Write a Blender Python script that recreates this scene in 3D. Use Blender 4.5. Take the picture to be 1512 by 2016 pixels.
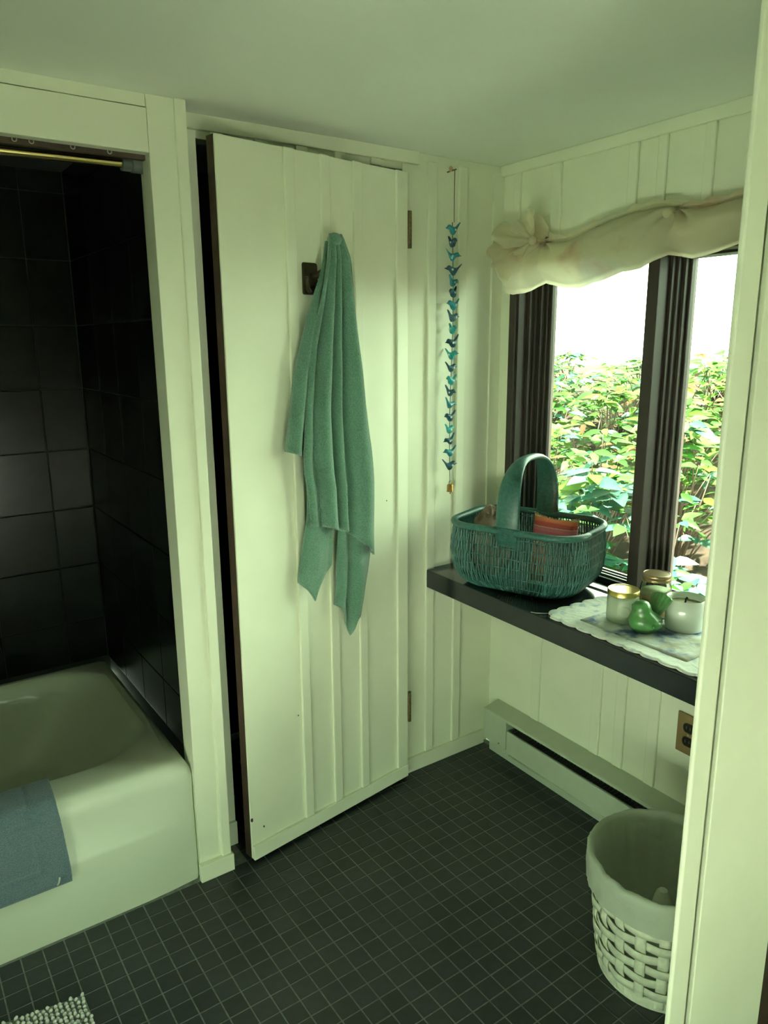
import bpy, math, random
from mathutils import Vector, Matrix, noise
PI = math.pi
for _o in list(bpy.data.objects):
    bpy.data.objects.remove(_o)
scene = bpy.context.scene
COL = scene.collection
rnd = random.Random(7)

# ------------------------------------------------------------------ camera
CAM = Vector((-0.5480, -1.7398, 1.4863))
cam_data = bpy.data.cameras.new('camera')
cam = bpy.data.objects.new('camera', cam_data)
COL.objects.link(cam)
_r = Vector((0.81882332, -0.57400249, -0.00703646))
_d = Vector((-0.13484276, -0.18041165, -0.9743044))
_f = Vector((0.5579837, 0.79873198, -0.22512535))
_m = Matrix((_r, -_d, -_f)).transposed().to_4x4()
_m.translation = CAM
cam.matrix_world = _m
cam_data.sensor_fit = 'VERTICAL'
cam_data.sensor_height = 24.0
cam_data.lens = 1464.94 / 2016.0 * 24.0
cam_data.clip_start = 0.02
scene.camera = cam

# ------------------------------------------------------------------ world, sun, exposure
SKY_COL, SKY_STR = (0.78, 1.0, 0.70, 1), 12.5
world = bpy.data.worlds.new('sky')
scene.world = world
world.use_nodes = True
_bg = world.node_tree.nodes['Background']
_bg.inputs[0].default_value = SKY_COL
_bg.inputs[1].default_value = SKY_STR
sun_d = bpy.data.lights.new('sun', 'SUN')
sun_d.energy = 105.0
sun_d.angle = 0.03
sun_d.color = (1.0, 0.96, 0.80)
sun = bpy.data.objects.new('sun', sun_d)
COL.objects.link(sun)
sun.rotation_euler = Vector((-0.22, 0.24, -1.0)).to_track_quat('-Z', 'Y').to_euler()
vs = scene.view_settings
vs.view_transform = 'Standard'
vs.look = 'None'
vs.exposure = 0.20
vs.gamma = 1.0
vs.use_curve_mapping = False
scene.cycles.use_denoising = True
scene.cycles.max_bounces = 10
scene.cycles.diffuse_bounces = 6
scene.cycles.transparent_max_bounces = 16
scene.cycles.caustics_reflective = False
scene.cycles.caustics_refractive = False

def portal(name, loc, sx, sz, direction):
    l = bpy.data.lights.new(name, 'AREA')
    l.shape = 'RECTANGLE'; l.size = sx; l.size_y = sz
    l.cycles.is_portal = True
    o = bpy.data.objects.new(name, l); COL.objects.link(o)
    o.location = loc
    o.rotation_euler = Vector(direction).to_track_quat('-Z', 'Y').to_euler()
    return o

# ------------------------------------------------------------------ frames
K = 0.028; KN = math.hypot(1, K)
OW = Vector((1.25, .15, 0)); DW = Vector((-K, -1, 0)) / KN; NW = Vector((1, -K, 0)) / KN
def WF(s, off, z): return OW + DW * s + NW * off + Vector((0, 0, z))     # window wall: along, outwards, up
HD = Vector((.843, .122, 0)); DD = Vector((-0.98994949, -0.14142136, 0)); ND = Vector((0.14142136, -0.98994949, 0))
def DF(t, off, z): return HD + DD * t + ND * off + Vector((0, 0, z))     # open door: from hinge, into room, up
def ID(x, y, z): return Vector((x, y, z))

# ------------------------------------------------------------------ materials
MAT = {}
def nd(nt, t, **kw):
    n = nt.nodes.new(t)
    for k, v in kw.items(): setattr(n, k, v)
    return n
def mat(name, col, rough=.5, metal=0., var=.0, scale=30., bump=.0, bscale=80., spec=.5, coat=0., rndv=0., sheen=0., trans=0.):
    m = bpy.data.materials.new(name); m.use_nodes = True
    nt = m.node_tree; b = nt.nodes['Principled BSDF']
    b.inputs['Roughness'].default_value = rough
    b.inputs['Metallic'].default_value = metal
    b.inputs['Specular IOR Level'].default_value = spec
    b.inputs['Coat Weight'].default_value = coat
    b.inputs['Sheen Weight'].default_value = sheen
    tc = nd(nt, 'ShaderNodeTexCoord')
    base = nd(nt, 'ShaderNodeRGB'); base.outputs[0].default_value = (*col, 1)
    out = base.outputs[0]
    if var > 0:
        n = nd(nt, 'ShaderNodeTexNoise'); n.inputs['Scale'].default_value = scale; n.inputs['Detail'].default_value = 4
        nt.links.new(tc.outputs['Object'], n.inputs['Vector'])
        mr = nd(nt, 'ShaderNodeMapRange'); mr.inputs[1].default_value = .3; mr.inputs[2].default_value = .7
        mr.inputs[3].default_value = 1 - var; mr.inputs[4].default_value = 1 + var
        nt.links.new(n.outputs['Fac'], mr.inputs[0])
        h = nd(nt, 'ShaderNodeHueSaturation'); nt.links.new(mr.outputs[0], h.inputs['Value']); nt.links.new(out, h.inputs['Color'])
        out = h.outputs[0]
    if rndv > 0:
        oi = nd(nt, 'ShaderNodeObjectInfo')
        mr = nd(nt, 'ShaderNodeMapRange'); mr.inputs[3].default_value = 1 - rndv; mr.inputs[4].default_value = 1 + rndv
        nt.links.new(oi.outputs['Random'], mr.inputs[0])
        h = nd(nt, 'ShaderNodeHueSaturation'); nt.links.new(mr.outputs[0], h.inputs['Value']); nt.links.new(out, h.inputs['Color'])
        out = h.outputs[0]
    nt.links.new(out, b.inputs['Base Color'])
    if bump > 0:
        n = nd(nt, 'ShaderNodeTexNoise'); n.inputs['Scale'].default_value = bscale; n.inputs['Detail'].default_value = 3
        nt.links.new(tc.outputs['Object'], n.inputs['Vector'])
        bp = nd(nt, 'ShaderNodeBump'); bp.inputs['Strength'].default_value = bump; bp.inputs['Distance'].default_value = .004
        nt.links.new(n.outputs['Fac'], bp.inputs['Height']); nt.links.new(bp.outputs[0], b.inputs['Normal'])
    if trans > 0:
        t = nd(nt, 'ShaderNodeBsdfTranslucent'); nt.links.new(out, t.inputs['Color'])
        mx = nd(nt, 'ShaderNodeMixShader'); mx.inputs[0].default_value = trans
        nt.links.new(b.outputs[0], mx.inputs[1]); nt.links.new(t.outputs[0], mx.inputs[2])
        nt.links.new(mx.outputs[0], nt.nodes['Material Output'].inputs[0])
    MAT[name] = m
    return m
PAINT = (.85, .87, .71)
mat('paint', PAINT, .42, var=.03, scale=6, bump=.06, bscale=40)
mat('ceiling_paint', (.90, .94, .87), .75, var=.02, scale=3)
mat('dark_wood', (.045, .026, .017), .5, var=.3, scale=40)
mat('frame_wood', (.026, .019, .014), .55, var=.2, scale=25)
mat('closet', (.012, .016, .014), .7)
mat('tile_floor', (.022, .028, .031), .42, var=.25, scale=30, rndv=.25, bump=.12, bscale=150)
mat('grout', (.21, .23, .21), .85, var=.25, scale=60)
mat('tile_wall', (.005, .006, .0055), .24, var=.25, scale=12, rndv=.2, spec=.11)
mat('grout_dark', (.018, .021, .018), .8, spec=.2)
mat('porcelain', (.64, .68, .57), .30, coat=.2)
mat('heater', (.52, .58, .46), .45, var=.03)
mat('heater_dark', (.16, .18, .17), .6)
mat('shelf_black', (.010, .013, .014), .14, var=.2, scale=15)
mat('brass', (.60, .47, .20), .25, metal=1.)
mat('bronze', (.050, .040, .022), .38, metal=.7, var=.3, scale=80)
mat('hinge_brown', (.20, .15, .07), .4, metal=.6, var=.4, scale=120)
mat('grey_plastic', (.10, .12, .11), .5)
mat('screw_steel', (.45, .45, .4), .35, metal=1.)
mat('plate_brown', (.17, .12, .045), .5)
mat('socket_black', (.008, .010, .008), .4)
mat('towel_green', (.085, .215, .142), .95, var=.22, scale=260, bump=1.0, bscale=420, sheen=.5)
mat('mat_blue', (.105, .17, .215), .95, var=.25, scale=300, bump=1.0, bscale=420, sheen=.4)
mat('rug_white', (.62, .64, .60), .95)
mat('rug_base', (.20, .22, .21), .95, var=.3, scale=90)
mat('cord', (.16, .11, .06), .8)
mat('cord_teal', (.02, .11, .13), .7)
mat('bird_teal', (.015, .22, .27), .35, var=.3, scale=200)
mat('bird_navy', (.018, .085, .12), .4, var=.4, scale=200)
mat('bird_aqua', (.03, .36, .38), .35, var=.25, scale=200)
mat('bead_white', (.8, .85, .85), .2)
mat('bird_tip', (.03, .05, .04), .5)
mat('bell_brass', (.34, .20, .06), .4, metal=.8, var=.35, scale=150)
mat('wicker_teal', (.022, .098, .078), .42, var=.3, scale=120)
mat('stone', (.21, .15, .11), .9, var=.55, scale=28, bump=.6, bscale=60)
mat('gold_lid', (.80, .62, .20), .32, metal=1.)
mat('jar_frost', (.62, .70, .56), .25, trans=.35)
mat('print_green', (.46, .54, .36), .4)
mat('wax', (.66, .66, .48), .5, trans=.3)
mat('label_kraft', (.56, .38, .20), .7, var=.08, scale=60)
mat('ink', (.06, .03, .02), .6)
mat('lid_bronze', (.30, .22, .12), .35, metal=.7)
mat('ceramic_white', (.74, .78, .70), .15, coat=.4)
mat('wick', (.015, .015, .012), .9)
mat('ceramic_green', (.055, .190, .050), .32, var=.4, scale=35, coat=.25)
mat('liner', (.72, .77, .68), .35, trans=.45, bump=.9, bscale=40)
mat('splint', (.70, .72, .58), .65, var=.18, scale=40)
mat('tissue', (.70, .72, .62), .8, trans=.2)
mat('thread', (.6, .62, .55), .8)
mat('soil', (.022, .017, .011), .95, spec=.1, var=.5, scale=20, bump=.6, bscale=30)
mat('stem', (.045, .028, .014), .8, var=.3, scale=40)
mat('leaf_green', (.022, .078, .010), .5, spec=.12, trans=.4, rndv=.35)
mat('leaf_blue', (.018, .076, .046), .4, spec=.2, trans=.3, rndv=.35)
mat('leaf_lime', (.046, .102, .012), .5, spec=.12, trans=.45, rndv=.3)
mat('leaf_dry', (.075, .036, .014), .8, spec=.1, trans=.3, rndv=.4)
mat('bounce_concrete', (.82, .82, .80), .9, var=.1, scale=5)  # pale outdoor ground, added to throw light up through the low windows
mat('gravel', (.56, .56, .58), .9, var=.3, scale=30, bump=.5, bscale=60)

def ramp_mat(name, stops, rough, noise_amt=.0, nscale=20., axis=2, trans=0., bump=0.):
    """bands of colour along the object's own height (a woven or printed pattern)"""
    m = bpy.data.materials.new(name); m.use_nodes = True
    nt = m.node_tree; b = nt.nodes['Principled BSDF']; b.inputs['Roughness'].default_value = rough
    tc = nd(nt, 'ShaderNodeTexCoord'); sx = nd(nt, 'ShaderNodeSeparateXYZ'); nt.links.new(tc.outputs['Generated'], sx.inputs[0])
    v = sx.outputs[axis]
    if noise_amt:
        n = nd(nt, 'ShaderNodeTexNoise'); n.inputs['Scale'].default_value = nscale; nt.links.new(tc.outputs['Object'], n.inputs['Vector'])
        ma = nd(nt, 'ShaderNodeMath', operation='MULTIPLY_ADD'); ma.inputs[1].default_value = noise_amt
        nt.links.new(n.outputs['Fac'], ma.inputs[0]); nt.links.new(v, ma.inputs[2]); v = ma.outputs[0]
    cr = nd(nt, 'ShaderNodeValToRGB'); cr.color_ramp.interpolation = 'CONSTANT'
    el = cr.color_ramp.elements
    el[0].position = stops[0][0]; el[0].color = (*stops[0][1], 1)
    el[1].position = stops[1][0]; el[1].color = (*stops[1][1], 1)
    for p, c in stops[2:]:
        e = el.new(p); e.color = (*c, 1)
    nt.links.new(v, cr.inputs[0]); nt.links.new(cr.outputs[0], b.inputs['Base Color'])
    MAT[name] = m
    return m
ramp_mat('pillow_stripes', [(0, (.22, .09, .05)), (.40, (.30, .12, .09)), (.55, (.17, .07, .05)), (.60, (.42, .20, .12)), (.63, (.16, .06, .05)),
                            (.69, (.40, .30, .20)), (.705, (.42, .10, .12)), (.80, (.50, .14, .16)), (.85, (.55, .34, .25)), (.862, (.44, .07, .06)), (.92, (.60, .16, .07)), (.97, (.50, .42, .24))], .9, .02, 120)

def pattern_mat(name, base, tint, scale, lo, hi, rough=.9, bump=.3, trans=0., bscale=200, tint2=None):
    """cloth with a blotchy printed pattern"""
    m = bpy.data.materials.new(name); m.use_nodes = True
    nt = m.node_tree; b = nt.nodes['Principled BSDF']; b.inputs['Roughness'].default_value = rough
    tc = nd(nt, 'ShaderNodeTexCoord')
    n = nd(nt, 'ShaderNodeTexNoise'); n.inputs['Scale'].default_value = scale; n.inputs['Detail'].default_value = 5
    nt.links.new(tc.outputs['Object'], n.inputs['Vector'])
    mr = nd(nt, 'ShaderNodeMapRange'); mr.inputs[1].default_value = lo; mr.inputs[2].default_value = hi
    nt.links.new(n.outputs['Fac'], mr.inputs[0])
    mx = nd(nt, 'ShaderNodeMixRGB'); mx.inputs[1].default_value = (*base, 1); mx.inputs[2].default_value = (*tint, 1)
    nt.links.new(mr.outputs[0], mx.inputs[0]); out = mx.outputs[0]
    if tint2:
        n2 = nd(nt, 'ShaderNodeTexNoise'); n2.inputs['Scale'].default_value = scale * .6; n2.noise_dimensions = '4D'; n2.inputs['W'].default_value = 3.7
        nt.links.new(tc.outputs['Object'], n2.inputs['Vector'])
        mr2 = nd(nt, 'ShaderNodeMapRange'); mr2.inputs[1].default_value = lo + .05; mr2.inputs[2].default_value = hi + .05
        nt.links.new(n2.outputs['Fac'], mr2.inputs[0])
        mx2 = nd(nt, 'ShaderNodeMixRGB'); mx2.inputs[2].default_value = (*tint2, 1)
        nt.links.new(mr2.outputs[0], mx2.inputs[0]); nt.links.new(out, mx2.inputs[1]); out = mx2.outputs[0]
    nt.links.new(out, b.inputs['Base Color'])
    if bump:
        n3 = nd(nt, 'ShaderNodeTexNoise'); n3.inputs['Scale'].default_value = bscale
        nt.links.new(tc.outputs['Object'], n3.inputs['Vector'])
        bp = nd(nt, 'ShaderNodeBump'); bp.inputs['Strength'].default_value = bump; bp.inputs['Distance'].default_value = .003
        nt.links.new(n3.outputs['Fac'], bp.inputs['Height']); nt.links.new(bp.outputs[0], b.inputs['Normal'])
    if trans:
        t = nd(nt, 'ShaderNodeBsdfTranslucent'); nt.links.new(out, t.inputs['Color'])
        ms = nd(nt, 'ShaderNodeMixShader'); ms.inputs[0].default_value = trans
        nt.links.new(b.outputs[0], ms.inputs[1]); nt.links.new(t.outputs[0], ms.inputs[2])
        nt.links.new(ms.outputs[0], nt.nodes['Material Output'].inputs[0])
    MAT[name] = m
pattern_mat('quilt', (.74, .76, .70), (.20, .30, .48), 26, .54, .72, bump=.7, bscale=60)
pattern_mat('quilt_blue', (.72, .75, .73), (.09, .16, .38), 16, .47, .62, bump=.6, bscale=60, tint2=(.45, .42, .28))
pattern_mat('valance_cloth', (.82, .77, .60), (.66, .48, .37), 9, .52, .75, bump=.2, bscale=300, trans=.55, tint2=(.50, .54, .52))

def glass_mat(name, tint, rough=.02):
    m = bpy.data.materials.new(name); m.use_nodes = True
    nt = m.node_tree; nt.nodes.remove(nt.nodes['Principled BSDF'])
    t = nd(nt, 'ShaderNodeBsdfTransparent'); t.inputs[0].default_value = (*tint, 1)
    g = nd(nt, 'ShaderNodeBsdfGlossy'); g.inputs['Roughness'].default_value = rough
    fr = nd(nt, 'ShaderNodeFresnel'); fr.inputs[0].default_value = 1.35
    mx = nd(nt, 'ShaderNodeMixShader')
    nt.links.new(fr.outputs[0], mx.inputs[0]); nt.links.new(t.outputs[0], mx.inputs[1]); nt.links.new(g.outputs[0], mx.inputs[2])
    nt.links.new(mx.outputs[0], nt.nodes['Material Output'].inputs[0])
    MAT[name] = m
glass_mat('pane_glass', (.97, .99, .97))
glass_mat('jar_glass', (.88, .95, .88), .05)

# ------------------------------------------------------------------ mesh builder
class MB:
    def __init__(s): s.v = []; s.f = []
    def add(s, vs, fs):
        b = len(s.v); s.v += [Vector(p) for p in vs]; s.f += [tuple(b + i for i in f) for f in fs]; return s
    def box(s, x0, x1, y0, y1, z0, z1, F=ID):
        x0, x1 = min(x0, x1), max(x0, x1); y0, y1 = min(y0, y1), max(y0, y1)
        p = [F(x, y, z) for z in (z0, z1) for y in (y0, y1) for x in (x0, x1)]
        return s.add(p, [(0, 2, 3, 1), (4, 5, 7, 6), (0, 1, 5, 4), (2, 6, 7, 3), (0, 4, 6, 2), (1, 3, 7, 5)])
    def tube(s, pts, r, n=8, closed=False, cap=True, squash=None):
        pts = [Vector(p) for p in pts]; m = len(pts)
        rs = r if hasattr(r, '__len__') else [r] * m
        rings = []; up = None
        for i in range(m):
            a = pts[i - 1] if (i > 0 or closed) else pts[i]; b = pts[(i + 1) % m] if (i < m - 1 or closed) else pts[i]
            t = (b - a).normalized()
            if up is None:
                up = Vector((0, 0, 1)) if abs(t.z) < .9 else Vector((1, 0, 0))
            x = up - t * up.dot(t)
            x = x.normalized() if x.length > 1e-6 else t.orthogonal().normalized()
            up = x; y = t.cross(x)
            q = squash if squash else (1, 1)
            rings.append([pts[i] + (x * math.cos(2 * PI * k / n) * q[0] + y * math.sin(2 * PI * k / n) * q[1]) * rs[i] for k in range(n)])
        return s.loft(rings, closed_u=True, closed_v=closed, cap=cap and not closed)
    def loft(s, rings, closed_u=True, closed_v=False, cap=False, cap0=None, cap1=None):
        n = len(rings[0]); m = len(rings); vs = [p for r in rings for p in r]; fs = []
        for i in range(m if closed_v else m - 1):
            for k in range(n if closed_u else n - 1):
                a = i * n + k; b = i * n + (k + 1) % n; j = (i + 1) % m
                fs.append((a, b, j * n + (k + 1) % n, j * n + k))
        if cap if cap0 is None else cap0: fs.append(tuple(reversed(range(n))))
        if cap if cap1 is None else cap1: fs.append(tuple((m - 1) * n + k for k in range(n)))
        return s.add(vs, fs)
    def lathe(s, prof, c, n=32, cap0=True, cap1=True, fn=None):
        c = Vector(c); rings = []
        for r, z in prof:
            ring = []
            for k in range(n):
                a = 2 * PI * k / n
                rr, zz = (r, z) if fn is None else fn(r, z, a)
                ring.append(c + Vector((rr * math.cos(a), rr * math.sin(a), zz)))
            rings.append(ring)
        return s.loft(rings, cap0=cap0, cap1=cap1)
    def grid(s, fn, nu, nv):
        vs = [fn(i / (nu - 1), j / (nv - 1)) for j in range(nv) for i in range(nu)]
        return s.add(vs, [(j * nu + i, j * nu + i + 1, (j + 1) * nu + i + 1, (j + 1) * nu + i) for j in range(nv - 1) for i in range(nu - 1)])
    def ball(s, c, rx, ry=None, rz=None, n=16, m=10, fn=None):
        ry = ry or rx; rz = rz or rx; c = Vector(c); rings = []
        for j in range(1, m):
            th = PI * j / m
            ring = []
            for k in range(n):
                a = 2 * PI * k / n
                d = Vector((math.sin(th) * math.cos(a), math.sin(th) * math.sin(a), -math.cos(th)))
                q = fn(d) if fn else 1.
                ring.append(c + Vector((d.x * rx, d.y * ry, d.z * rz)) * q)
            rings.append(ring)
        return s.loft(rings, cap=True)

WORG = {}
def build(name, mb, m, parent=None, smooth=False, bevel=0., sub=0, solid=0., origin=None, sharp=None):
    vs = mb.v
    if origin is None:
        lo = [min(p[i] for p in vs) for i in range(3)]; hi = [max(p[i] for p in vs) for i in range(3)]
        origin = Vector(((lo[0] + hi[0]) / 2, (lo[1] + hi[1]) / 2, lo[2]))
    else: origin = Vector(origin)
    me = bpy.data.meshes.new(name)
    me.from_pydata([p - origin for p in vs], [], mb.f); me.update()
    me.materials.append(MAT[m])
    if smooth:
        me.polygons.foreach_set('use_smooth', [True] * len(me.polygons))
        if sharp: me.set_sharp_from_angle(angle=math.radians(sharp))
    o = bpy.data.objects.new(name, me); COL.objects.link(o)
    po = WORG[parent.name] if parent else Vector((0, 0, 0))
    o.location = origin - po
    if parent: o.parent = parent
    WORG[o.name] = origin
    if solid:
        md = o.modifiers.new('thick', 'SOLIDIFY'); md.thickness = solid; md.offset = 0
    if bevel:
        md = o.modifiers.new('edge', 'BEVEL'); md.width = bevel; md.segments = 2; md.limit_method = 'ANGLE'
    if sub:
        md = o.modifiers.new('smooth', 'SUBSURF'); md.levels = sub; md.render_levels = sub
    return o
def tag(o, label, cat, group=None, kind=None):
    o['label'] = label
    if cat: o['category'] = cat
    if group: o['group'] = group
    if kind: o['kind'] = kind
    return o
def thing(name, label, cat, loc, group=None):
    o = bpy.data.objects.new(name, None); COL.objects.link(o); o.empty_display_size = .02
    o.location = loc; WORG[o.name] = Vector(loc)
    return tag(o, label, cat, group)
def struct(name, label, mb=None, m=None, loc=None, **kw):
    if mb is None:
        o = bpy.data.objects.new(name, None); COL.objects.link(o); o.location = loc; WORG[o.name] = Vector(loc)
    else: o = build(name, mb, m, **kw)
    o['kind'] = 'structure'; o['label'] = label
    return o
def box(name, b, m, parent=None, F=ID, bevel=.0015):
    return build(name, MB().box(*b, F), m, parent, bevel=bevel)
def copy_part(src, parent, loc, rot=None):
    c = src.copy(); COL.objects.link(c); c.parent = parent
    WORG[c.name] = Vector(loc); c.location = Vector(loc) - (WORG[parent.name] if parent else Vector((0, 0, 0)))
    if rot: c.rotation_euler = rot
    return c
def rrect(cx, cy, hx, hy, r, na=8, ns=8, z=0., F=ID):
    """closed rounded rectangle, counter-clockwise from the right side"""
    r = min(r, hx * .999, hy * .999); pts = []
    cs = [(cx + hx - r, cy + hy - r, 0), (cx - hx + r, cy + hy - r, 90), (cx - hx + r, cy - hy + r, 180), (cx + hx - r, cy - hy + r, 270)]
    for i, (x, y, a0) in enumerate(cs):
        for k in range(na + 1):
            a = math.radians(a0 + 90 * k / na); pts.append((x + r * math.cos(a), y + r * math.sin(a)))
        x1, y1, a1 = cs[(i + 1) % 4]; e = pts[-1]
        a = math.radians(a1); q = (x1 + r * math.cos(a), y1 + r * math.sin(a))
        for k in range(1, ns + 1):
            u = k / (ns + 1); pts.append((e[0] + (q[0] - e[0]) * u, e[1] + (q[1] - e[1]) * u))
    return [F(x, y, z) for x, y in pts]
def lerp_tab(tab, x):
    """piecewise-linear table [(x, y...)] (x ascending or descending)"""
    if tab[0][0] > tab[-1][0]: tab = tab[::-1]
    if x <= tab[0][0]: return tab[0][1:]
    for a, b in zip(tab, tab[1:]):
        if x <= b[0]:
            u = (x - a[0]) / (b[0] - a[0]); return tuple(p + (q - p) * u for p, q in zip(a[1:], b[1:]))
    return tab[-1][1:]
def smoothstep(a, b, x):
    t = max(0, min(1, (x - a) / (b - a))); return t * t * (3 - 2 * t)
def nz(x, y, z=0): return noise.noise(Vector((x, y, z)))
CEIL = 2.025

# ================================================================== ROOM SHELL
XL, YR = -1.55, -2.75          # left wall, rear wall (behind the camera)
# ---- floor: grout bed with single tiles
S = 0.0508
floor = struct('floor', 'small square black floor tiles with pale grout lines', MB().box(XL, 1.24, YR, .95, -.05, -.0015), 'grout', origin=(0, 0, 0))
def tile_mb(h, d, top, bev, cx=0, cy=0):
    v = []
    for (e, z) in ((h, top - d), (h, top - bev), (h - bev, top)):
        v += [(cx - e, cy - e, z), (cx + e, cy - e, z), (cx + e, cy + e, z), (cx - e, cy + e, z)]
    f = [(8, 9, 10, 11)]
    for r in (0, 4):
        for k in range(4): f.append((r + k, r + (k + 1) % 4, r + 4 + (k + 1) % 4, r + 4 + k))
    return v, f
spots = []
_iv = cam.matrix_world.inverted()
for i in range(-31, 25):
    for j in range(-19, 54):
        x, y = (i + .5) * S, -(j + .5) * S
        if x > 1.235 or x < XL + .02 or y < YR + .02: continue
        if y > .05 and x < .2: continue
        if y > .15 and not (.2 < x < .85 and y < .7): continue
        if y > .135 and x > .86: continue
        p = _iv @ Vector((x, y, 0)); vis = False; size = 0
        if p.z < -.1:
            u = 756 - 1464.94 * p.x / p.z; v = 1008 + 1464.94 * p.y / p.z
            vis = -10 < u < 1320 and v < 2030 and not (u < 150 and v > 1960)
            size = 1 / (-p.z) ** 3
        spots.append((0 if vis else 1, -size, x, y))
spots.sort()
tsrc = None
rest = MB()
for n, (hid, sz, x, y) in enumerate(spots):
    if n < 300 and not hid:
        if tsrc is None:
            mb = MB(); mb.add(*tile_mb((S - .0032) / 2, .006, 0., .0009))
            tsrc = build('tile', mb, 'tile_floor', floor, origin=(0, 0, 0)); tsrc.location = (x, y, 0)
            WORG[tsrc.name] = Vector((x, y, 0)); c = tsrc
        else: c = copy_part(tsrc, floor, (x, y, 0))
        c.rotation_euler = (rnd.gauss(0, .004), rnd.gauss(0, .004), rnd.gauss(0, .006))
    else:
        a = rnd.gauss(0, .006)
        v, f = tile_mb((S - .0032) / 2, .006, 0., .0009)
        rest.add([(x + p[0] * math.cos(a) - p[1] * math.sin(a), y + p[0] * math.sin(a) + p[1] * math.cos(a), p[2]) for p in v], f)
o = build('tile_field', rest, 'tile_floor', floor, origin=(0, 0, 0)); o['kind'] = 'stuff'

# ---- ceiling
struct('ceiling', 'plain pale ceiling', MB().box(XL - .2, 1.5, YR - .2, 1.15, CEIL, CEIL + .12), 'ceiling_paint')
struct('sun_block_eave', 'unseen eave strip added to limit the sun at the window', MB().box(1.38, 1.50, YR - .2, 1.6, CEIL + .02, CEIL + .14), 'dark_wood')  # out of view, added and sized to control direct sun

# ---- back wall (left strip, over the door, right panel)
wb = struct('wall_back', 'white board-and-batten wall beside the open door', loc=(1.05, .15, 0))
box('panel', (.846, 1.30, .15, .20, 0, CEIL), 'paint', wb)
box('panel', (.15, .216, .15, .20, 0, CEIL), 'paint', wb)
box('panel', (.216, .846, .15, .20, 1.972, CEIL), 'paint', wb)
box('top_rail', (.158, .90, .136, .15, 1.990, CEIL), 'paint', wb)
for x in (.25, .37, .49, .61, .73):
    box('batten', (x, x + .035, .140, .150, 1.972, 1.990), 'paint', wb)
for x0, x1 in ((.938, .972), (1.060, 1.094)):
    box('batten', (x0, x1, .1405, .15, .055, CEIL - .02), 'paint', wb, bevel=.003)
box('corner_board', (1.205, 1.25, .142, .15, .735, CEIL - .02), 'paint', wb)
struct('baseboard_back', 'low white baseboard under the battened wall', MB().box(.850, 1.215, .136, .15, 0, .052), 'paint', bevel=.002)
struct('baseboard_alcove', 'short white baseboard in the gap beside the door', MB().box(.158, .216, .138, .15, 0, .075), 'paint', bevel=.002)
# closet behind the door
wc = struct('wall_closet', 'closet interior behind the door, coloured dark for its shade', loc=(.53, .6, 0))  # shade of the door gap is put into the near-black panels
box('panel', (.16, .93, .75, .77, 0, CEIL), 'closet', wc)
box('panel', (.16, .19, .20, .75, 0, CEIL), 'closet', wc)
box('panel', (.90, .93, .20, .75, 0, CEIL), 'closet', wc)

# ---- window wall
wr = struct('wall_right', 'white board-and-batten wall with the window', loc=WF(.6, 0, 0))
T = .14
for b in ((-.10, 3.0, 0, T, -.05, .735), (-.10, 3.0, 0, T, 1.720, CEIL), (-.10, .060, 0, T, .735, 1.720), (1.13, 3.0, 0, T, .735, 1.720)):
    box('panel', b, 'paint', wr, WF)
for s0, s1 in ((.225, .262), (.490, .525), (.582, .618), (.700, .735), (.95, .985)):
    box('batten', (s0, s1, -.010, 0, .19, .672), 'paint', wr, WF, bevel=.003)
for s0, s1 in ((.060, .09), (.225, .262), (.505, .535), (.597, .625), (.732, .760), (.95, .985)):
    box('batten', (s0, s1, -.010, 0, 1.735, CEIL - .032), 'paint', wr, WF, bevel=.003)
struct('trim_ceiling', 'narrow white strip where the window wall meets the ceiling', MB().box(0, 1.2, -.014, 0, CEIL - .033, CEIL, WF), 'paint', bevel=.004)

# ---- left and rear walls, with unseen windows added for fill light
LY0, LY1, LZ0, LZ1 = -2.65, -.70, .03, .50
wl = struct('wall_left', 'white wall with a low opening added for fill light', loc=(XL, -1.3, 0))
for b in ((XL - .1, XL, YR, LY0, 0, CEIL), (XL - .1, XL, LY1, .10, 0, CEIL), (XL - .1, XL, LY0, LY1, 0, LZ0), (XL - .1, XL, LY0, LY1, LZ1, CEIL)):
    box('panel', b, 'paint', wl)
RX0, RX1, RZ0, RZ1 = -.55, .12, .02, .80
wq = struct('wall_rear', 'white wall with an unseen fill-light window', loc=(0, YR, 0))
for b in ((XL - .1, RX0, YR - .1, YR, 0, CEIL), (RX1, 1.4, YR - .1, YR, 0, CEIL), (RX0, RX1, YR - .1, YR, 0, RZ0), (RX0, RX1, YR - .1, YR, RZ1, CEIL)):
    box('panel', b, 'paint', wq)

# ---- partition beside the window nook (its end faces the camera)
wp = struct('wall_partition', 'white boarded partition end beside the window', loc=(.7, -1.14, 0))
box('board', (.461, .512, -1.150, -1.141, 0, CEIL), 'paint', wp, bevel=.003)
box('board', (.529, .790, -1.150, -1.141, 0, CEIL), 'paint', wp, bevel=.002)
box('backing', (.541, .790, -1.120, -1.108, 0, CEIL), 'paint', wp)
box('dark_post', (.791, 1.20, -1.148, -1.122, 0, CEIL), 'dark_wood', wp)

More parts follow.
